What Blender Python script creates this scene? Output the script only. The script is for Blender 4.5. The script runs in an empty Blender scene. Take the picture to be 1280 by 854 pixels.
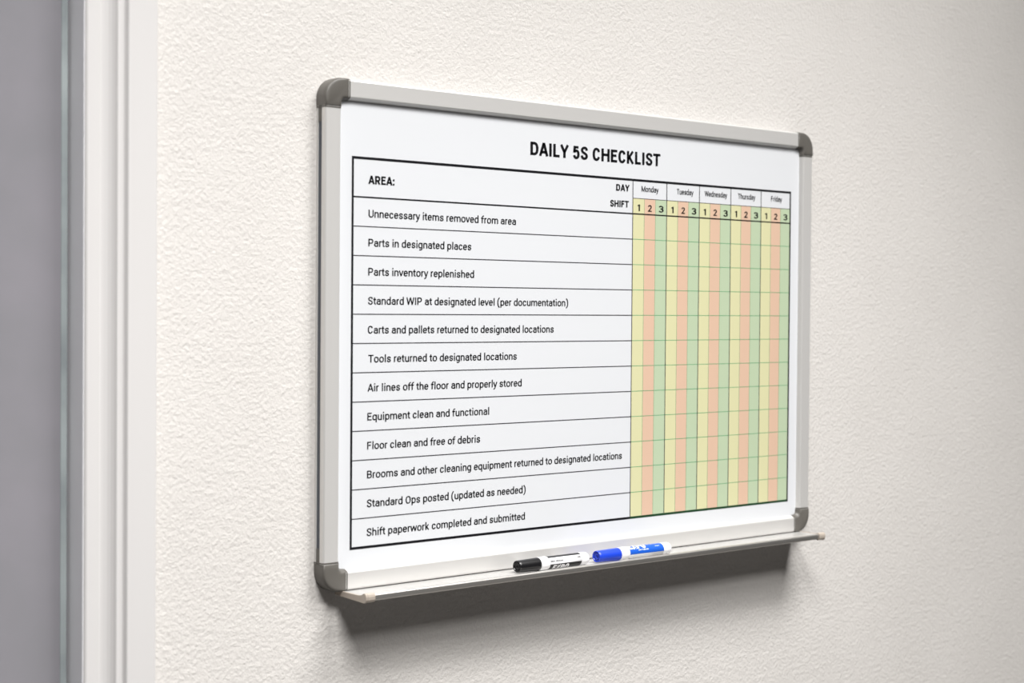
import bpy, bmesh, math, os
from mathutils import Vector, Matrix

# ------------------------------------------------------------------ camera
sc = bpy.context.scene
COL = sc.collection
# metres; x along the wall, y = 0 is the wall face (room at negative y), z = 0 the board's middle
cam_d = bpy.data.cameras.new('camera')
cam = bpy.data.objects.new('camera', cam_d)
COL.objects.link(cam)
sc.camera = cam
cam_d.sensor_width = 36.0
cam_d.lens = 2104.68 / 1280 * 36.0
cam_d.clip_start = 0.05
R_ = Vector((0.74461882, -0.6674455, 0.00770107))
U_ = Vector((0.0075573, 0.0199666, 0.99977209))
D_ = Vector((0.66744715, 0.74439091, -0.01991159))
M = Matrix((R_, U_, -D_)).transposed().to_4x4()
M.translation = Vector((-1.61602, -1.641716, 0.03432))
cam.matrix_world = M
cam_d.dof.use_dof = True
cam_d.dof.focus_distance = 2.2
cam_d.dof.aperture_fstop = 4.5

# ------------------------------------------------------------------ world, exposure
w = bpy.data.worlds.new('world')
sc.world = w
w.use_nodes = True
w.node_tree.nodes['Background'].inputs[0].default_value = (0.8, 0.85, 1.0, 1)
w.node_tree.nodes['Background'].inputs[1].default_value = 0.0
sc.view_settings.view_transform = 'Standard'
sc.view_settings.look = 'None'
sc.view_settings.gamma = 1.0
sc.view_settings.use_curve_mapping = False
sc.view_settings.exposure = 0.0

# ceiling light panels: (x, y, width, length, watts)
SPREAD = 125.0        # louvred fixtures
FLOOR, CEIL = -1.45, 1.75
LIGHTS = [(-1.1, -1.45, 0.9, 0.85, 72), (0.4, -1.1, 1.2, 0.6, 41), (0.7, -2.3, 0.6, 0.6, 50)]
LCOL = (1.0, 0.985, 0.965)

# ------------------------------------------------------------------ helpers
def link(name, me, mat=None, parent=None, smooth=False):
    o = bpy.data.objects.new(name, me)
    COL.objects.link(o)
    if mat is not None:
        me.materials.clear()
        me.materials.append(mat)
    if parent is not None:
        o.parent = parent
    if smooth:
        for p in me.polygons:
            p.use_smooth = True
    return o

def obj(name, bm, mat, parent=None, smooth=False, bevel=0.0, seg=2):
    bmesh.ops.recalc_face_normals(bm, faces=bm.faces)
    if bevel:
        es = [e for e in bm.edges if len(e.link_faces) == 2 and e.calc_face_angle(0) > 0.5]
        bmesh.ops.bevel(bm, geom=es, offset=bevel, segments=seg, affect='EDGES', profile=0.5, clamp_overlap=True)
    me = bpy.data.meshes.new(name)
    bm.to_mesh(me)
    bm.free()
    return link(name, me, mat, parent, smooth)

def empty(name, loc=(0, 0, 0)):
    o = bpy.data.objects.new(name, None)
    o.empty_display_size = 0.05
    COL.objects.link(o)
    o.location = loc
    return o

def tag(o, label=None, cat=None, kind=None):
    if label: o['label'] = label
    if cat: o['category'] = cat
    if kind: o['kind'] = kind
    return o

def add_box(bm, x0, x1, y0, y1, z0, z1):
    v = [bm.verts.new((x, y, z)) for x in (x0, x1) for y in (y0, y1) for z in (z0, z1)]
    for f in ((0, 1, 3, 2), (4, 6, 7, 5), (0, 4, 5, 1), (2, 3, 7, 6), (0, 2, 6, 4), (1, 5, 7, 3)):
        bm.faces.new([v[i] for i in f])

def box(*a):
    bm = bmesh.new()
    add_box(bm, *a)
    return bm

def add_prism(bm, pts, fn, a, b):
    """closed outline pts (p, q) swept from a to b; fn(p, q, t) -> xyz"""
    A = [bm.verts.new(fn(p, q, a)) for p, q in pts]
    B = [bm.verts.new(fn(p, q, b)) for p, q in pts]
    n = len(pts)
    for i in range(n):
        j = (i + 1) % n
        bm.faces.new((A[i], A[j], B[j], B[i]))
    bm.faces.new(A)
    bm.faces.new(B[::-1])

def prism(pts, fn, a, b):
    bm = bmesh.new()
    add_prism(bm, pts, fn, a, b)
    return bm

def arc(cx, cy, r, a0, a1, n):
    return [(cx + r * math.cos(math.radians(a0 + (a1 - a0) * i / n)),
             cy + r * math.sin(math.radians(a0 + (a1 - a0) * i / n))) for i in range(n + 1)]

# ------------------------------------------------------------------ materials
def mat(name, col, rough=0.5, metal=0.0, spec=0.5, coat=0.0, coat_rough=0.1):
    m = bpy.data.materials.new(name)
    m.use_nodes = True
    b = m.node_tree.nodes['Principled BSDF']
    b.inputs['Base Color'].default_value = (*col, 1)
    b.inputs['Roughness'].default_value = rough
    b.inputs['Metallic'].default_value = metal
    b.inputs['Specular IOR Level'].default_value = spec
    b.inputs['Coat Weight'].default_value = coat
    b.inputs['Coat Roughness'].default_value = coat_rough
    return m

def nd(m, t, **kw):
    n = m.node_tree.nodes.new(t)
    for k, v in kw.items():
        if k in n.inputs:
            n.inputs[k].default_value = v
        else:
            setattr(n, k, v)
    return n

def lk(m, a, b):
    m.node_tree.links.new(a, b)

def bump(m, layers, strength=1.0, dist=0.001, stretch=(1, 1, 1)):
    """layers: (scale, weight, detail) noise mixed into one height"""
    b = m.node_tree.nodes['Principled BSDF']
    tc = nd(m, 'ShaderNodeTexCoord')
    mp = nd(m, 'ShaderNodeMapping')
    mp.inputs['Scale'].default_value = stretch
    lk(m, tc.outputs['Object'], mp.inputs['Vector'])
    acc = None
    for s, wt, det in layers:
        n = nd(m, 'ShaderNodeTexNoise', Scale=s, Detail=det, Roughness=0.5)
        lk(m, mp.outputs[0], n.inputs['Vector'])
        k = nd(m, 'ShaderNodeMath', operation='MULTIPLY')
        k.inputs[1].default_value = wt
        lk(m, n.outputs['Fac'], k.inputs[0])
        if acc is None:
            acc = k
        else:
            a = nd(m, 'ShaderNodeMath', operation='ADD')
            lk(m, acc.outputs[0], a.inputs[0])
            lk(m, k.outputs[0], a.inputs[1])
            acc = a
    bp = nd(m, 'ShaderNodeBump', Strength=strength, Distance=dist)
    lk(m, acc.outputs[0], bp.inputs['Height'])
    lk(m, bp.outputs[0], b.inputs['Normal'])
    return mp

def mottle(m, c1, c2, scale, detail=4, lo=0.35, hi=0.65):
    b = m.node_tree.nodes['Principled BSDF']
    tc = nd(m, 'ShaderNodeTexCoord')
    n = nd(m, 'ShaderNodeTexNoise', Scale=scale, Detail=detail)
    r = nd(m, 'ShaderNodeValToRGB')
    r.color_ramp.elements[0].position = lo
    r.color_ramp.elements[0].color = (*c1, 1)
    r.color_ramp.elements[1].position = hi
    r.color_ramp.elements[1].color = (*c2, 1)
    lk(m, tc.outputs['Object'], n.inputs['Vector'])
    lk(m, n.outputs['Fac'], r.inputs[0])
    lk(m, r.outputs[0], b.inputs['Base Color'])

m_wall = mat('painted_orange_peel_wall', (0.66, 0.625, 0.585), 0.5, spec=0.35)
mottle(m_wall, (0.645, 0.622, 0.597), (0.665, 0.642, 0.617), 6)
bump(m_wall, ((205, 1.0, 2), (400, 0.3, 2), (75, 0.5, 1)), 1.0, 0.0011)
m_trim = mat('white_gloss_trim_paint', (0.625, 0.612, 0.608), 0.42)
bump(m_trim, ((90, 1.0, 2),), 1.0, 0.00006)
m_door = mat('grey_violet_door_paint', (0.28, 0.272, 0.30), 0.3, spec=0.6)
mottle(m_door, (0.245, 0.24, 0.26), (0.265, 0.255, 0.28), 14, 6)
bump(m_door, ((12, 1.0, 3), (400, 0.05, 2)), 1.0, 0.0006)
m_lit_edge = mat('worn_grey_green_lit_edge', (0.3, 0.34, 0.35), 0.5)  # pale tone paints in the light caught by the rounded door edge
mottle(m_lit_edge, (0.24, 0.27, 0.28), (0.38, 0.425, 0.43), 9, 9, 0.38, 0.66)
m_jamb = mat('grey_white_jamb_paint', (0.84, 0.84, 0.87), 0.4)
m_gap = mat('black_gap', (0.004, 0.004, 0.006), 0.9, spec=0.1)
m_ceil = mat('ceiling_white', (0.5, 0.5, 0.49), 0.9)
m_floor = mat('floor_carpet', (0.07, 0.067, 0.065), 0.9)
m_side = mat('side_wall_paint', (0.18, 0.175, 0.175), 0.8)
m_alu = mat('satin_anodised_aluminium', (0.68, 0.67, 0.655), 0.36, metal=0.35)
m_tray = mat('tray_aluminium', (0.43, 0.425, 0.415), 0.22, metal=0.0, spec=1.0)
m_lip = mat('tray_lip_aluminium', (0.66, 0.64, 0.61), 0.38, metal=0.9)
m_groove = mat('dark_groove', (0.10, 0.11, 0.13), 0.5, metal=0.5)
m_cap = mat('grey_plastic_corner', (0.115, 0.108, 0.097), 0.42)
m_traycap = mat('beige_plastic_cap', (0.40, 0.35, 0.30), 0.4)
m_board = mat('gloss_white_board', (0.665, 0.68, 0.705), 0.3, spec=0.5)
m_ink = mat('black_print', (0.008, 0.008, 0.010), 0.4, spec=0.3)
m_line = mat('thin_black_print', (0.045, 0.045, 0.05), 0.4, spec=0.3)
m_green = mat('green_print_line', (0.10, 0.34, 0.16), 0.4, spec=0.3)
m_green_d = mat('dark_green_print_line', (0.012, 0.05, 0.02), 0.4, spec=0.3)
m_yel = mat('pale_yellow_print', (0.63, 0.615, 0.37), 0.3)
m_pnk = mat('salmon_pink_print', (0.655, 0.455, 0.335), 0.3)
m_grn = mat('pale_green_print', (0.455, 0.55, 0.38), 0.3)
m_white = mat('white_plastic', (0.85, 0.85, 0.87), 0.3)
m_black = mat('black_plastic', (0.008, 0.008, 0.009), 0.3)
m_blue = mat('blue_plastic', (0.014, 0.055, 0.56), 0.3)
m_bluel = mat('blue_label_film', (0.014, 0.10, 0.52), 0.3)
m_lite = mat('light_blue_white_print', (0.75, 0.82, 0.95), 0.35)
m_diff = mat('light_diffuser', (0.9, 0.9, 0.9), 0.5)
m_diff.node_tree.nodes['Principled BSDF'].inputs['Emission Color'].default_value = (*LCOL, 1)
m_diff.node_tree.nodes['Principled BSDF'].inputs['Emission Strength'].default_value = 2.0

# ------------------------------------------------------------------ room
XL, XR, YF = -4.0, 4.2, -5.5
DX0, DX1 = -1.690, -0.7565          # door opening in the wall
DTOP = FLOOR + 2.06
bm = bmesh.new()
add_box(bm, DX1 - 0.0005, XR, 0, 0.12, FLOOR, CEIL)
add_box(bm, XL, DX0, 0, 0.12, FLOOR, CEIL)
add_box(bm, DX0, DX1 - 0.0005, 0, 0.12, DTOP, CEIL)
tag(obj('wall_back', bm, m_wall), kind='structure')
tag(obj('floor', box(XL, XR, YF, 0.12, FLOOR - 0.05, FLOOR), m_floor), kind='structure')
ceil = tag(obj('ceiling', box(XL, XR, YF, 0.12, CEIL, CEIL + 0.05), m_ceil), kind='structure')
tag(obj('wall_left', box(XL - 0.1, XL, YF, 0.12, FLOOR, CEIL), m_side), kind='structure')
tag(obj('wall_right', box(XR, XR + 0.1, YF, 0.12, FLOOR, CEIL), m_side), kind='structure')
tag(obj('wall_front', box(XL, XR, YF - 0.1, YF, FLOOR, CEIL), m_side), kind='structure')
for (x, y, wx, ly, P) in LIGHTS:
    p = obj('light_panel', box(x - wx / 2, x + wx / 2, y - ly / 2, y + ly / 2, CEIL - 0.012, CEIL - 0.001), m_diff, ceil)
    ld = bpy.data.lights.new('panel_light', 'AREA')
    ld.shape = 'RECTANGLE'; ld.size = wx; ld.size_y = ly; ld.energy = P; ld.color = LCOL; ld.spread = math.radians(SPREAD)
    lo = bpy.data.objects.new('panel_light', ld)
    COL.objects.link(lo)
    lo.location = (x, y, CEIL - 0.02)
    lo.parent = p

# door casing: moulded profile (x, y), right leg + head + left leg
prof = [(-0.6785, 0.0), (-0.6785, -0.0150), (-0.6795, -0.0160), (-0.7133, -0.0160), (-0.7142, -0.0152),
        (-0.7156, -0.0118), (-0.7168, -0.0110), (-0.7236, -0.0110), (-0.7243, -0.0104), (-0.7258, -0.0082),
        (-0.7283, -0.0058), (-0.7315, -0.0038), (-0.7355, -0.0024), (-0.7385, -0.0018), (-0.7395, -0.0022),
        (-0.7405, -0.0024), (-0.7545, -0.0024), (-0.7560, -0.0016), (-0.7570, 0.0)]
ztop = DTOP + 0.0785
bm = bmesh.new()
def casing_leg(mirror):
    # mitred at the head: each profile vertex ends at its own height
    A, B = [], []
    for (x, y) in prof:
        d = -0.7565 - x                      # negative: outside the opening
        xx = x if not mirror else (DX0 + (DX1 - x))
        A.append(bm.verts.new((xx, y, FLOOR)))
        B.append(bm.verts.new((xx, y, DTOP - d)))
    n = len(prof)
    for i in range(n):
        j = (i + 1) % n
        bm.faces.new((A[i], A[j], B[j], B[i]))
    bm.faces.new(A)
    return B
B1 = casing_leg(False)
B2 = casing_leg(True)
for i in range(len(prof)):
    j = (i + 1) % len(prof)
    bm.faces.new((B1[i], B1[j], B2[j], B2[i]))
tag(obj('trim_1', bm, m_trim), kind='structure')
# jamb (right, left, head) with the stop behind the door
bm = bmesh.new()
add_box(bm, DX1 - 0.0015, DX1 - 0.0005, 0.0002, 0.125, FLOOR, DTOP)
add_box(bm, DX0, DX0 + 0.001, 0.0002, 0.125, FLOOR, DTOP)
add_box(bm, DX0 + 0.001, DX1 - 0.0015, 0.0002, 0.125, DTOP - 0.001, DTOP)
tag(obj('trim_2', bm, m_jamb), kind='structure')
bm = bmesh.new()
add_box(bm, DX1 - 0.014, DX1 - 0.0016, 0.078, 0.12, FLOOR, DTOP - 0.001)
add_box(bm, DX0 + 0.0006, DX0 + 0.014, 0.078, 0.12, FLOOR, DTOP - 0.001)
add_box(bm, DX0 + 0.014, DX1 - 0.014, 0.078, 0.12, DTOP - 0.014, DTOP - 0.001)
tag(obj('trim_3', bm, m_gap), kind='structure')
DY = 0.031
door = tag(obj('door_1', box(DX0 + 0.0035, DX1 - 0.0040, DY, DY + 0.045, FLOOR + 0.006, DTOP - 0.0035), m_door, bevel=0.0012, smooth=False), kind='structure')
tag(obj('door_edge_strip', box(-0.7685, -0.7612, DY - 0.0008, DY + 0.001, FLOOR + 0.006, DTOP - 0.0045), m_lit_edge, door, bevel=0.0004), label='worn grey green strip, coloured pale for the door edge catching light')  # added strip; its pale colour stands in for a rounded edge catching light

# ------------------------------------------------------------------ whiteboard
W2, H2 = 0.4572, 0.3048
board = empty('whiteboard', (0, 0, -H2))
tag(board, 'framed whiteboard printed with a daily checklist, mounted on the textured wall', 'whiteboard')
class _P:
    pass
def part(name, bm, m, parent=board, **k):
    """geometry is written in wall coordinates; shift it into the parent's frame"""
    off = Vector((0, 0, 0))
    p = parent
    while p is not None:
        off += p.location
        p = p.parent
    bmesh.ops.translate(bm, verts=bm.verts, vec=-off)
    return obj(name, bm, m, parent, **k)

BY = -0.012
panel = part('panel', box(-W2 + 0.018, W2 - 0.018, BY, -0.003, -H2 + 0.018, H2 - 0.018), m_board)
tag(panel, 'glossy white writing surface')

# rails: s = distance in from the outer edge, y
rail = [(0, -0.0005), (0, -0.0036), (0.0010, -0.0037), (0.0010, -0.0107), (0, -0.0108), (0, -0.0158), (0.0004, -0.0171),
        (0.0014, -0.0181), (0.0024, -0.0185), (0.0206, -0.0185), (0.0218, -0.0179), (0.0230, -0.0162),
        (0.0241, -0.0140), (0.0248, -0.0119), (0.0250, -0.0005)]
CE = 0.030   # rails run under the corner caps up to here
def rail_part(fn, a, b):
    bm = prism(rail, fn, a, b)
    return part('frame_rail', bm, m_alu)
for sg in (1, -1):
    rp = rail_part(lambda s, y, t: (t, y, sg * (H2 - s)), -W2 + CE, W2 - CE)
    z0, z1 = sorted((sg * (H2 - 0.0012), sg * (H2 - 0.0007)))
    part('groove', box(-W2 + CE, W2 - CE, -0.0105, -0.0039, z0, z1), m_groove, rp)
for sg in (-1, 1):
    rp = rail_part(lambda s, y, t: (sg * (W2 - s), y, t), -H2 + CE, H2 - CE)
    g = part('groove', box(min(sg * (W2 - 0.0012), sg * (W2 - 0.0007)), max(sg * (W2 - 0.0012), sg * (W2 - 0.0007)), -0.0105, -0.0039,
                           -H2 + CE, H2 - CE), m_groove, rp)
    for zz in (1, -1):
        z0, z1 = sorted((zz * (H2 - CE), zz * (H2 - 0.052)))
        part('groove_plug', box(min(sg * (W2 - 0.0012), sg * (W2 - 0.0001)), max(sg * (W2 - 0.0012), sg * (W2 - 0.0001)), -0.0106, -0.0038,
                                z0, z1), m_cap, rp)

# corner caps
def cap_outline(ext, grow, ll):
    """quarter outline in local (a, b): corner at 0,0; a, b inward"""
    r = 0.025
    e = -grow
    pts = arc(e + r, e + r, r, 270, 180, 14)          # (r,e) -> (e,r)
    pts += [(e, ll), (ext, ll)]
    ri = 0.0055
    pts += [(ext, ext + ri)] + arc(ext + ri, ext + ri, ri, 180, 270, 6)[1:-1] + [(ext + ri, ext)]
    pts += [(ll, ext), (ll, e)]
    return pts
def corner_cap(sx, sz):
    bm = bmesh.new()
    F = lambda a, b, y: (sx * (W2 - a), y, sz * (H2 - b))
    L = 0.0335
    def ring(ext, grow, ll, y):
        return [bm.verts.new(F(a, b, y)) for a, b in cap_outline(ext, grow, ll)]
    rs = [ring(0.0258, 0.0006, L, -0.0003), ring(0.0256, 0.0008, L, -0.0119), ring(0.0250, 0.0008, L, -0.0140), ring(0.0238, 0.0006, L, -0.0162),
          ring(0.0226, 0.0000, L - 0.0002, -0.0184), ring(0.0212, -0.0010, L - 0.0006, -0.0192), ring(0.0195, -0.0028, L - 0.001, -0.0194)]
    n = len(rs[0])
    for k in range(len(rs) - 1):
        for i in range(n):
            j = (i + 1) % n
            bm.faces.new((rs[k][i], rs[k][j], rs[k + 1][j], rs[k + 1][i]))
    bm.faces.new(rs[-1]); bm.faces.new(rs[0][::-1])
    o = part('corner_cap', bm, m_cap, smooth=True)
    o.data.set_sharp_from_angle(angle=math.radians(40))
    tag(o, 'grey plastic corner')
    # thin end rims
    bm = bmesh.new()
    rr = [(-0.0004, -0.0003), (-0.0004, -0.0160), (0.0006, -0.0178), (0.0022, -0.0188), (0.0208, -0.0189), (0.0222, -0.0182), (0.0235, -0.0163), (0.0246, -0.0141), (0.0252, -0.0119), (0.0252, -0.0003)]
    add_prism(bm, rr, lambda s, y, t: F(s, t, y), L + 0.0006, L + 0.0022)
    part('cap_rim', bm, m_cap, o)
    bm = bmesh.new()
    add_prism(bm, rr, lambda s, y, t: F(t, s, y), L + 0.0006, L + 0.0022)
    part('cap_rim', bm, m_cap, o)
for sx in (-1, 1):
    for sz in (-1, 1):
        corner_cap(sx, sz)

# marker tray
TX0, TX1 = -0.4275, 0.4370
tp = [(-0.002, -0.3053), (-0.018, -0.3056), (-0.0475, -0.3060), (-0.0480, -0.3066), (-0.0490, -0.3066), (-0.0495, -0.3060),
      (-0.0560, -0.3058), (-0.0560, -0.3080), (-0.002, -0.3078)]
tray = part('marker_tray', prism(tp, lambda y, z, t: (t, y, z), TX0 + 0.001, TX1 - 0.001), m_tray)
tag(tray, 'narrow aluminium tray along the lower rail')
lp = [(-0.0558, -0.3057), (-0.0575, -0.3048), (-0.0595, -0.3038), (-0.0615, -0.3035), (-0.0632, -0.3041), (-0.0640, -0.3054), (-0.0638, -0.3088),
      (-0.0630, -0.3108), (-0.0620, -0.3118), (-0.0604, -0.3119), (-0.0600, -0.3108), (-0.0585, -0.3090), (-0.0558, -0.3081)]
tag(part('tray_lip', prism(lp, lambda y, z, t: (t, y, z), TX0 + 0.001, TX1 - 0.001), m_lip, tray), 'darker rolled front lip')
side = [(-0.003, -0.3052), (-0.0500, -0.3055), (-0.0560, -0.3045), (-0.0600, -0.3024), (-0.0625, -0.3022), (-0.0646, -0.3036), (-0.0654, -0.3065),
        (-0.0652, -0.3100), (-0.0640, -0.3128), (-0.0618, -0.3140), (-0.0570, -0.3138), (-0.003, -0.3108)]
nose = [(-0.0560, -0.3045), (-0.0600, -0.3024), (-0.0625, -0.3022), (-0.0646, -0.3036), (-0.0654, -0.3065),
        (-0.0652, -0.3100), (-0.0640, -0.3128), (-0.0618, -0.3134), (-0.0585, -0.3130), (-0.0565, -0.3095)]
for (a, b, c) in ((TX0 - 0.0015, TX0 + 0.0012, TX0 + 0.0125), (TX1 + 0.0015, TX1 - 0.0012, TX1 - 0.0125)):
    bm = prism(side, lambda y, z, t: (t, y, z), a, b)
    add_prism(bm, nose, lambda y, z, t: (t, y, z), b, c)
    tag(part('end_cap', bm, m_traycap, tray, bevel=0.0003, seg=1), 'beige plastic end')

# ------------------------------------------------------------------ lettering
# Condensed grotesque drawn as pen strokes; unit = capital height.
XH = 0.735
def curve(pts, n=7):
    """Catmull-Rom through pts"""
    P = [pts[0]] + list(pts) + [pts[-1]]
    out = []
    for i in range(1, len(P) - 2):
        p0, p1, p2, p3 = P[i - 1], P[i], P[i + 1], P[i + 2]
        for k in range(n):
            t = k / n
            out.append(tuple(0.5 * (2 * b + (c - a) * t + (2 * a - 5 * b + 4 * c - d) * t * t + (3 * b - a - 3 * c + d) * t ** 3)
                             for a, b, c, d in zip(p0, p1, p2, p3)))
    out.append(tuple(pts[-1]))
    return out
def ell(x0, x1, y0, y1, a0, a1, e=2.5, n=20):
    out = []
    for i in range(n + 1):
        t = math.radians(a0 + (a1 - a0) * i / n)
        c, s = math.cos(t), math.sin(t)
        out.append(((x0 + x1) / 2 + (x1 - x0) / 2 * math.copysign(abs(c) ** (2 / e), c),
                    (y0 + y1) / 2 + (y1 - y0) / 2 * math.copysign(abs(s) ** (2 / e), s)))
    return out
ADV = dict(zip('abcdefghiklmnopqrstuvwyx', (965, 988, 930, 993, 955, 620, 991, 985, 448, 908, 448, 1548, 986, 1012, 988, 995, 617, 920, 583, 986, 876, 1322, 861, 890)))
ADV.update(zip('ABCDEFHIKLMOPRSTUWY', (1130, 1112, 1149, 1157, 1003, 974, 1254, 509, 1107, 951, 1538, 1202, 1122, 1132, 1058, 1068, 1153, 1576, 1061)))
ADV.update({' ': 440, '(': 618, ')': 618, ':': 430, '1': 1002, '2': 1002, '3': 1002, '5': 1002, 'X': 1080})
def glyph(ch, w):
    """-> advance, list of centre-line strokes"""
    A = ADV[ch] / 1456.0 + (w - 0.12) * 0.35
    s = w / 2
    h = w * 0.43
    sb = 0.075 if w < 0.15 else 0.06
    l, r = sb + s, A - sb - s
    m = (l + r) / 2
    o0, o1 = l - 0.02, r + 0.02
    AS = 1.055
    L = []
    def st(x, y0, y1): L.append([(x, y0), (x, y1)])
    def hz(y, x0, x1): L.append([(x0, y), (x1, y)])
    def arch(x0, x1, top, ry, bot):
        L.append(ell(x0, x1, top - 2 * ry, top, 172, 0, 2.4, 14) + [(x1, bot)])
    if ch in 'bpdqgo':
        bx0, bx1 = (l, o1) if ch in 'bp' else (o0, r) if ch in 'dgq' else (o0, o1)
        L.append(ell(bx0, bx1, h - 0.012, XH - h + 0.012, 0, 360, 2.5, 28))
        if ch == 'b': st(l, 0, AS)
        if ch == 'd': st(r, 0, AS)
        if ch == 'p': st(l, -0.285, XH)
        if ch == 'q': st(r, -0.285, XH)
        if ch == 'g':
            L.append([(r, XH), (r, -0.02)] + ell(o0 + 0.03, r, -0.29 + h, 0.22, 0, -140, 2.4, 12)[1:])
    elif ch == 'a':
        L.append(ell(o0 + 0.02, r, XH - 0.44, XH - h + 0.012, 165, 0, 2.4, 14) + [(r, 0)])
        L.append([(r, 0.43), (m + 0.02, 0.43)] + ell(o0, r + (r - o0) * 0.25, h - 0.012, 0.43, 100, 290, 2.4, 16))
        L.append(ell(o0, r + 0.02, h - 0.012, 0.43, 270, 345, 2.0, 6))
    elif ch == 'c':
        L.append(ell(o0, o1, h - 0.012, XH - h + 0.012, 22, 338, 2.4, 26))
    elif ch == 'e':
        L.append([(o0, 0.385), (o1, 0.385)])
        L.append([(o1, 0.385 - h)] + ell(o0, o1, h - 0.012, XH - h + 0.012, 2, 325, 2.4, 28))
    elif ch == 'f':
        x = l + 0.045
        L.append([(x, 0)] + [(x, 0.80)] + ell(x, x + 0.5, 0.55, AS - h + 0.02, 172, 88, 2.3, 8))
        hz(XH - h, 0.0, A - 0.01)
    elif ch == 't':
        x = m - 0.02
        L.append([(x, 0.925), (x, 0.25)] + ell(x, x + 0.36, h - 0.01, 0.40, 188, 272, 2.3, 8))
        hz(XH - h, 0.0, A - 0.03)
    elif ch in 'hnm':
        st(l, 0, AS if ch == 'h' else XH)
        if ch == 'm':
            arch(l, m, XH - h + 0.012, 0.24, 0)
            arch(m, r, XH - h + 0.012, 0.24, 0)
        else:
            arch(l, r, XH - h + 0.012, 0.25, 0)
    elif ch == 'r':
        st(l, 0, XH)
        L.append(ell(l, l + 0.42, XH - 0.5, XH - h + 0.012, 172, 78, 2.3, 8))
    elif ch == 'u':
        L.append([(l, XH)] + ell(l, r, h - 0.012, 0.5, 180, 350, 2.4, 14))
        st(r, 0, XH)
    elif ch == 'i':
        st(m, 0, XH); L.append([(m, 0.90), (m, 0.90 + w * 1.02)])
    elif ch in 'lI':
        st(m, 0, AS if ch == 'l' else 1)
    elif ch == 'k':
        st(l, 0, AS); L.append([(l, 0.26), (r - 0.0, XH)]); L.append([(l + (r - l) * 0.32, 0.40), (r + 0.03, 0)])
    elif ch == 's':
        W_ = o1 - o0; T = XH - 2 * h + 0.024
        L.append(curve([(o0 + W_ * x, h - 0.012 + T * y) for x, y in ((0.97, .73), (.84, .94), (.5, 1), (.16, .92), (.07, .74), (.22, .58), (.52, .49), (.84, .41), (.96, .25), (.83, .06), (.5, 0), (.14, .07), (0.02, .29))], 4))
    elif ch == 'v':
        L.append([(s * .75, XH), (A / 2, 0.02)]); L.append([(A - s * .75, XH), (A / 2, 0.02)])
    elif ch == 'y':
        L.append([(s * .75, XH), (A / 2, 0.06)])
        L.append([(A - s * .75, XH), (A / 2 + 0.005, 0.0), (A / 2 - 0.06, -0.17), (A / 2 - 0.16, -0.25), (A / 2 - 0.26, -0.25)])
    elif ch in 'wW':
        t = XH if ch == 'w' else 1.0
        q = A / 4 + 0.01
        L.append([(s * .8, t), (q, 0.02)]); L.append([(q, 0.02), (A / 2, t - 0.02)]); L.append([(A / 2, t - 0.02), (A - q, 0.02)]); L.append([(A - q, 0.02), (A - s * .8, t)])
    elif ch in 'xX':
        t = XH if ch == 'x' else 1.0
        L.append([(s, t), (A - s, 0)]); L.append([(A - s, t), (s, 0)])
    elif ch == 'A':
        L.append([(s * .9, 0), (A / 2, 0.99)]); L.append([(A - s * .9, 0), (A / 2, 0.99)]); hz(0.29, A * 0.2, A * 0.8)
    elif ch in 'DPRB':
        st(l, 0, 1)
        if ch == 'D':
            L.append([(l, h), (m - .02, h)] + ell(2 * (m - .02) - r, r, h, 1 - h, -90, 90, 2.3, 18) + [(l, 1 - h)])
        else:
            y0 = 0.43 if ch != 'B' else 0.52
            rr = r if ch != 'B' else r - 0.03
            L.append([(l, y0), (m, y0)] + ell(2 * m - rr, rr, y0, 1 - h, -90, 90, 2.4, 14) + [(l, 1 - h)])
            if ch == 'R': L.append([(m, y0), (r + 0.02, 0)])
            if ch == 'B': L.append([(l, h), (m, h)] + ell(2 * m - r, r, h, y0, -90, 90, 2.4, 14) + [(l, y0)])
    elif ch in 'EFL':
        st(l, 0, 1)
        if ch in 'EL': hz(h, l, r + s)
        if ch in 'EF': hz(1 - h, l, r + s); hz(0.53, l, r + s * 0.3)
    elif ch == 'H':
        st(l, 0, 1); st(r, 0, 1); hz(0.53, l, r)
    elif ch == 'K':
        st(l, 0, 1); L.append([(l, 0.34), (r, 1)]); L.append([(l + (r - l) * .3, 0.52), (r + 0.03, 0)])
    elif ch == 'M':
        st(l, 0, 1); st(r, 0, 1); L.append([(l, 0.99), (m, 0.03)]); L.append([(r, 0.99), (m, 0.03)])
    elif ch == 'O':
        L.append(ell(l, r, h - 0.012, 1 - h + 0.012, 0, 360, 2.4, 32))
    elif ch == 'C':
        L.append(ell(l, r, h - 0.012, 1 - h + 0.012, 24, 336, 2.4, 28))
    elif ch == 'U':
        L.append([(l, 1)] + ell(l, r, h - 0.012, 0.6, 180, 360, 2.4, 18) + [(r, 1)])
    elif ch in 'S':
        W_ = r - l + 0.04; T = 1 - 2 * h + 0.024
        L.append(curve([(l - .02 + W_ * x, h - 0.012 + T * y) for x, y in ((0.98, .76), (.86, .94), (.5, 1), (.15, .92), (.05, .76), (.2, .6), (.52, .5), (.84, .39), (.97, .23), (.84, .06), (.5, 0), (.13, .07), (0.0, .27))], 5))
    elif ch == 'T':
        st(m, 0, 1); hz(1 - h, 0.02, A - 0.02)
    elif ch == 'Y':
        L.append([(s * .8, 1), (A / 2, 0.42)]); L.append([(A - s * .8, 1), (A / 2, 0.42)]); st(A / 2, 0, 0.46)
    elif ch == '1':
        st(m + .06, 0, 1); L.append([(m + .06, 1 - h * 1.2), (m - 0.18, 0.80)])
    elif ch == '2':
        L.append(ell(l, r, 0.42, 1 - h + .012, 170, 5, 2.3, 14) + curve([(r, .70), (r - .06, .55), (m, .34), (l + .02, h)], 5)); hz(h, l - s, r + s)
    elif ch == '3':
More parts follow.
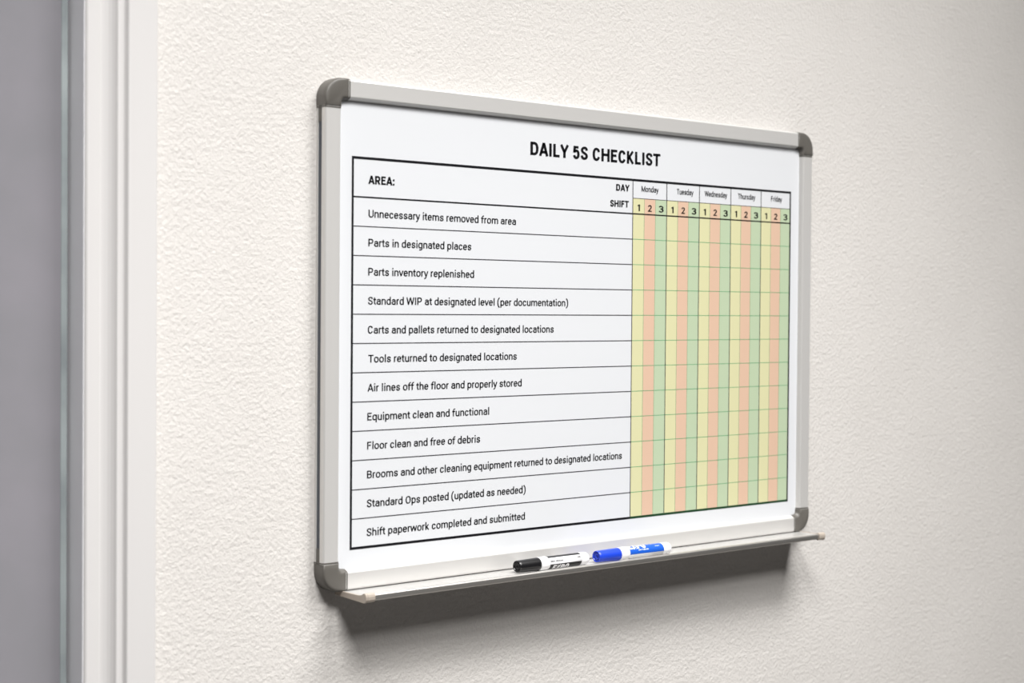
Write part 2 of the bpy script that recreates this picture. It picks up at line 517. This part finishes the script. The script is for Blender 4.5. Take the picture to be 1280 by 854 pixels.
        L.append(ell(l, r - .02, 0.53, 1 - h + .012, 165, -90, 2.3, 18) + [(m - .08, 0.53)])
        L.append([(m - .08, 0.53)] + ell(l, r, h - .012, 0.53, 90, -165, 2.3, 18))
    elif ch == '5':
        L.append([(r, 1 - h), (l + .04, 1 - h)]); L.append([(l + .05, 1), (l + .015, 0.48)])
        L.append([(l + .02, .52)] + ell(l, r, h - .012, 0.64, 125, -165, 2.3, 20))
    elif ch in '()':
        d = 1 if ch == '(' else -1
        L.append(curve([(m + d * .13, 1.12), (m - d * .06, .85), (m - d * .12, .42), (m - d * .06, 0.0), (m + d * .13, -.27)], 5))
    elif ch == ':':
        L.append([(m, 0), (m, w * 1.02)]); L.append([(m, XH - w * 1.02), (m, XH)])
    return A, L
def ribbon(bm, pts, wx, wy, fn):
    n = len(pts)
    a_, b_ = [], []
    for i in range(n):
        p, q = pts[max(0, i - 1)], pts[min(n - 1, i + 1)]
        dx, dy = q[0] - p[0], q[1] - p[1]
        ll = math.hypot(dx, dy) or 1.0
        nx, ny = -dy / ll * wx / 2, dx / ll * wy / 2
        a_.append(bm.verts.new(fn(pts[i][0] + nx, pts[i][1] + ny)))
        b_.append(bm.verts.new(fn(pts[i][0] - nx, pts[i][1] - ny)))
    for i in range(n - 1):
        bm.faces.new((a_[i], b_[i], b_[i + 1], a_[i + 1]))
def text_bm(s, x0, x1, base, cap, weight, fn):
    """lettering with ink from x0 to x1; fn maps (along, up) to a point"""
    x = 0.0
    strokes = []
    for ch in s:
        A, L = glyph(ch, weight)
        for st in L:
            strokes.append([(px + x, py) for px, py in st])
        x += A
    lo = min(p[0] for st in strokes for p in st) - weight / 2
    hi = max(p[0] for st in strokes for p in st) + weight / 2
    k = (x1 - x0) / (hi - lo)
    bm = bmesh.new()
    for st in strokes:
        P = [(x0 + (a - lo) * k, base + b * cap) for a, b in st]
        if len(P) == 2:                       # split long straight strokes so they can wrap round a barrel
            (ax, ay), (bx, by) = P
            P = [(ax + (bx - ax) * i / 4, ay + (by - ay) * i / 4) for i in range(5)]
        ribbon(bm, P, weight * k, weight * 0.86 * cap, fn)
    return bm, k / cap
def wall_text(s, x0, x1, base, cap, weight, name='lettering', m=None):
    yy = BY - 0.00038
    bm, k = text_bm(s, x0, x1, base, cap, weight, lambda u, v: (u, yy, v))
    bmesh.ops.translate(bm, verts=bm.verts, vec=-board.location)
    me = bpy.data.meshes.new(name)
    bm.to_mesh(me); bm.free()
    return link(name, me, m or m_ink, board)

BO = 0.215
RG = 0.152
wall_text('DAILY 5S CHECKLIST', -0.1252, 0.1250, 0.2352, 0.0172, 0.215)
wall_text('AREA:', -0.3895, -0.3497, 0.1827, 0.0100, BO)
ROWS = [('Unnecessary items removed from area', -0.1496), ('Parts in designated places', -0.2257), ('Parts inventory replenished', -0.2207),
        ('Standard WIP at designated level (per documentation)', -0.0545), ('Carts and pallets returned to designated locations', -0.0806),
        ('Tools returned to designated locations', -0.1464), ('Air lines off the floor and properly stored', -0.1374),
        ('Equipment clean and functional', -0.1935), ('Floor clean and free of debris', -0.2085),
        ('Brooms and other cleaning equipment returned to designated locations', 0.0509), ('Standard Ops posted (updated as needed)', -0.1289),
        ('Shift paperwork completed and submitted', -0.1298)]
for i, (s, x1) in enumerate(ROWS):
    wall_text(s, -0.3888, x1, 0.1425 - 0.03505 * i, 0.0091, RG)
wall_text('DAY', 0.0349, 0.0613, 0.1968, 0.0090, BO)
wall_text('SHIFT', 0.0236, 0.0610, 0.1745, 0.0090, BO)
for s, a, b in (('Monday', 0.0852, 0.1198), ('Tuesday', 0.1569, 0.1926), ('Wednesday', 0.2168, 0.2661), ('Thursday', 0.2895, 0.3297), ('Friday', 0.3661, 0.3919)):
    wall_text(s, a, b, 0.1980, 0.0076, 0.155)

# ------------------------------------------------------------------ printed table
CX0, CX1, CZ0, CZ1 = -0.4141, 0.4134, -0.2578, 0.2147
TB = 0.0030                       # outer border
HZ = 0.1664                       # bottom of header
RZ = (HZ - (CZ0 + TB / 2)) / 12
DXs = [0.0681 + i * (CX1 - TB / 2 - 0.0681) / 5 for i in range(6)]
SW = (DXs[1] - DXs[0]) / 3
def flat(x0, x1, z0, z1, y):
    bm = bmesh.new()
    vs = [bm.verts.new(p) for p in ((x0, y, z0), (x1, y, z0), (x1, y, z1), (x0, y, z1))]
    bm.faces.new(vs)
    return bm
def add_flat(bm, x0, x1, z0, z1, y):
    bm.faces.new([bm.verts.new(p) for p in ((x0, y, z0), (x1, y, z0), (x1, y, z1), (x0, y, z1))])
def fpart(name, bm, m):
    bmesh.ops.translate(bm, verts=bm.verts, vec=-board.location)
    me = bpy.data.meshes.new(name)
    bm.to_mesh(me); bm.free()
    return link(name, me, m, board)
for i in range(15):
    x0 = DXs[0] + i * SW
    o = fpart('shift_column', flat(x0, x0 + SW, CZ0 + TB / 2, 0.1880, BY - 0.00010), (m_yel, m_pnk, m_grn)[i % 3])
    o['label'] = ('pale yellow column', 'salmon pink column', 'pale green column')[i % 3]
    wall_text(str(i % 3 + 1), x0 + SW * (0.36 if i % 3 == 0 else 0.27), x0 + SW * (0.62 if i % 3 == 0 else 0.71), 0.1706, 0.0091, 0.185, name='numeral')
Y1, Y2, Y3 = BY - 0.00018, BY - 0.00024, BY - 0.00030
bm = bmesh.new()
for k in range(1, 12):
    z = HZ - RZ * k
    add_flat(bm, DXs[0], CX1 - TB, z - 0.0004, z + 0.0004, Y1)
for i in range(15):
    if i % 3:
        x = DXs[0] + i * SW
        add_flat(bm, x - 0.0003, x + 0.0003, CZ0 + TB, 0.1880, Y1)
tag(fpart('table_rule', bm, m_green), 'thin green ruled lines over the coloured columns')
bm = bmesh.new()
for k in range(1, 12):
    z = HZ - RZ * k
    add_flat(bm, CX0 + TB, DXs[0], z - 0.00055, z + 0.00055, Y2)
add_flat(bm, DXs[0], CX1 - TB, 0.1880 - 0.0004, 0.1880 + 0.0004, Y2)
for i in range(5):
    add_flat(bm, DXs[i] - 0.0007, DXs[i] + 0.0007, CZ0 + TB, CZ1 - TB, Y2)
tag(fpart('table_rule', bm, m_line), 'thin black ruled lines')
bm = bmesh.new()
add_flat(bm, CX0, CX1, CZ1 - TB, CZ1, Y3)
add_flat(bm, CX0, DXs[0], CZ0, CZ0 + TB, Y3)
add_flat(bm, CX0, CX0 + TB, CZ0, CZ1, Y3 - 0.00002)
add_flat(bm, CX1 - TB, CX1, CZ0, CZ1, Y3 - 0.00002)
add_flat(bm, CX0 + TB, CX1 - TB, HZ - 0.00085, HZ + 0.00085, Y3)
tag(fpart('table_border', bm, m_ink), 'thick black outline of the table')
tag(fpart('table_border', flat(DXs[0], CX1 - TB, CZ0, CZ0 + TB, Y3), m_green_d), 'dark green bottom edge')

# ------------------------------------------------------------------ markers
def lathe(bm, prof, seg=40, cap0=True, cap1=True):
    """profile (x, r) revolved round the local x axis"""
    rings = []
    for x, r in prof:
        rings.append([bm.verts.new((x, r * math.cos(2 * math.pi * i / seg), r * math.sin(2 * math.pi * i / seg))) for i in range(seg)])
    for a, b in zip(rings, rings[1:]):
        for i in range(seg):
            j = (i + 1) % seg
            bm.faces.new((a[i], a[j], b[j], b[i]))
    if cap0: bm.faces.new(rings[0][::-1])
    if cap1: bm.faces.new(rings[-1])
def film(x0, x1, r, a0, a1, n=16):
    """curved label patch; angle 0 faces the room (-y), 90 faces up"""
    bm = bmesh.new()
    V = []
    for i in range(n + 1):
        t = math.radians(a0 + (a1 - a0) * i / n)
        V.append([bm.verts.new((x, -r * math.cos(t), r * math.sin(t))) for x in (x0, x1)])
    for i in range(n):
        bm.faces.new((V[i][0], V[i][1], V[i + 1][1], V[i + 1][0]))
    return bm
def wrap_text(s, x0, x1, a_base, cap, r, weight):
    def fn(u, v):
        t = math.radians(a_base) + v / r
        return (u, -r * math.cos(t), r * math.sin(t))
    return text_bm(s, x0, x1, 0.0, cap, weight, fn)[0]
def raw(name, bm, m, parent):
    me = bpy.data.meshes.new(name)
    bm.to_mesh(me); bm.free()
    o = link(name, me, m, parent)
    return o
RM = 0.0085
def marker(label, p0, p1, mcap, blue):
    L = (Vector(p1) - Vector(p0)).length
    root = empty('dry_erase_marker')
    tag(root, label, 'marker')
    d = (Vector(p1) - Vector(p0)).normalized()
    root.location = p0
    root.rotation_euler = (0, math.asin(-d.z), math.atan2(d.y, d.x))
    c, k, e = 0.292 * L, 0.40 * L, 0.875 * L
    bm = bmesh.new()
    lathe(bm, [(0.0045, 0.0003), (0.0045, 0.0022), (0.0018, 0.0026), (0.0015, 0.0040), (0.0040, 0.0046), (0.0042, 0.0062), (0.0004, 0.0066), (0.0, 0.0071), (0.0006, 0.0076),
               (0.004, 0.0078), (c - 0.002, 0.0085), (c, 0.0085)])
    cp = obj('cap', bm, mcap, root, smooth=True)
    bm = bmesh.new()
    lathe(bm, [(c, 0.0078), (c + 0.0003, 0.0087), (c + 0.001, 0.0089), (k - 0.001, 0.0089), (k, 0.0086), (k, 0.0078)])
    obj('collar', bm, m_white, root, smooth=True)
    bm = bmesh.new()
    lathe(bm, [(k - 0.0005, 0.0082), (e, 0.0082)])
    obj('barrel', bm, m_white, root, smooth=True)
    bm = bmesh.new()
    lathe(bm, [(e, 0.0080), (e + 0.0003, 0.0085), (L - 0.006, 0.0083), (L - 0.0035, 0.0079), (L - 0.0015, 0.0068), (L - 0.0002, 0.0045), (L, 0.0005)])
    obj('end_plug', bm, m_white, root, smooth=True)
    rf = 0.00832
    a, b = k + 0.001, e - 0.0005
    q = b - a
    if blue:
        f = obj('label_film', film(a, b, rf, -10, 190), m_bluel, root, smooth=True)
        raw('lettering', wrap_text('EXPO', a + 0.0005, a + q * 0.50, 40, 0.0115, rf + 0.0001, 0.26), m_white, f)
        raw('lettering', wrap_text('DRY ERASE', a + q * 0.25, a + q * 0.55, 20, 0.0017, rf + 0.0001, 0.2), m_lite, f)
        raw('lettering', wrap_text('BULLET', a + q * 0.77, a + q * 0.90, 44, 0.0013, rf + 0.0001, 0.2), m_lite, f)
    else:
        f = obj('label_film', film(a, b, rf, 56, 200), m_black, root, smooth=True)
        f2 = obj('label_film', film(a + 0.001, b - 0.0005, rf, -90, -9), m_black, root, smooth=True)
        raw('lettering', wrap_text('EXPO', a + q * 0.12, a + q * 0.62, -84, 0.0096, rf + 0.0001, 0.26), m_white, f2)
        raw('lettering', wrap_text('DRY ERASE', a + q * 0.03, a + q * 0.42, 12, 0.0019, rf + 0.0001, 0.24), m_black, f)
        raw('lettering', wrap_text('CHISEL', a + q * 0.86, a + q * 0.97, 26, 0.0015, rf + 0.0001, 0.2), m_black, f)
    return root
ZM = -0.3060 + 0.0090
marker('black capped dry erase marker lying in the whiteboard tray', (-0.1745, -0.0460, ZM), (-0.0505, -0.0478, ZM), m_black, False)
marker('blue capped dry erase marker lying in the whiteboard tray', (-0.0335, -0.0480, ZM), (0.1035, -0.0535, ZM), m_blue, True)
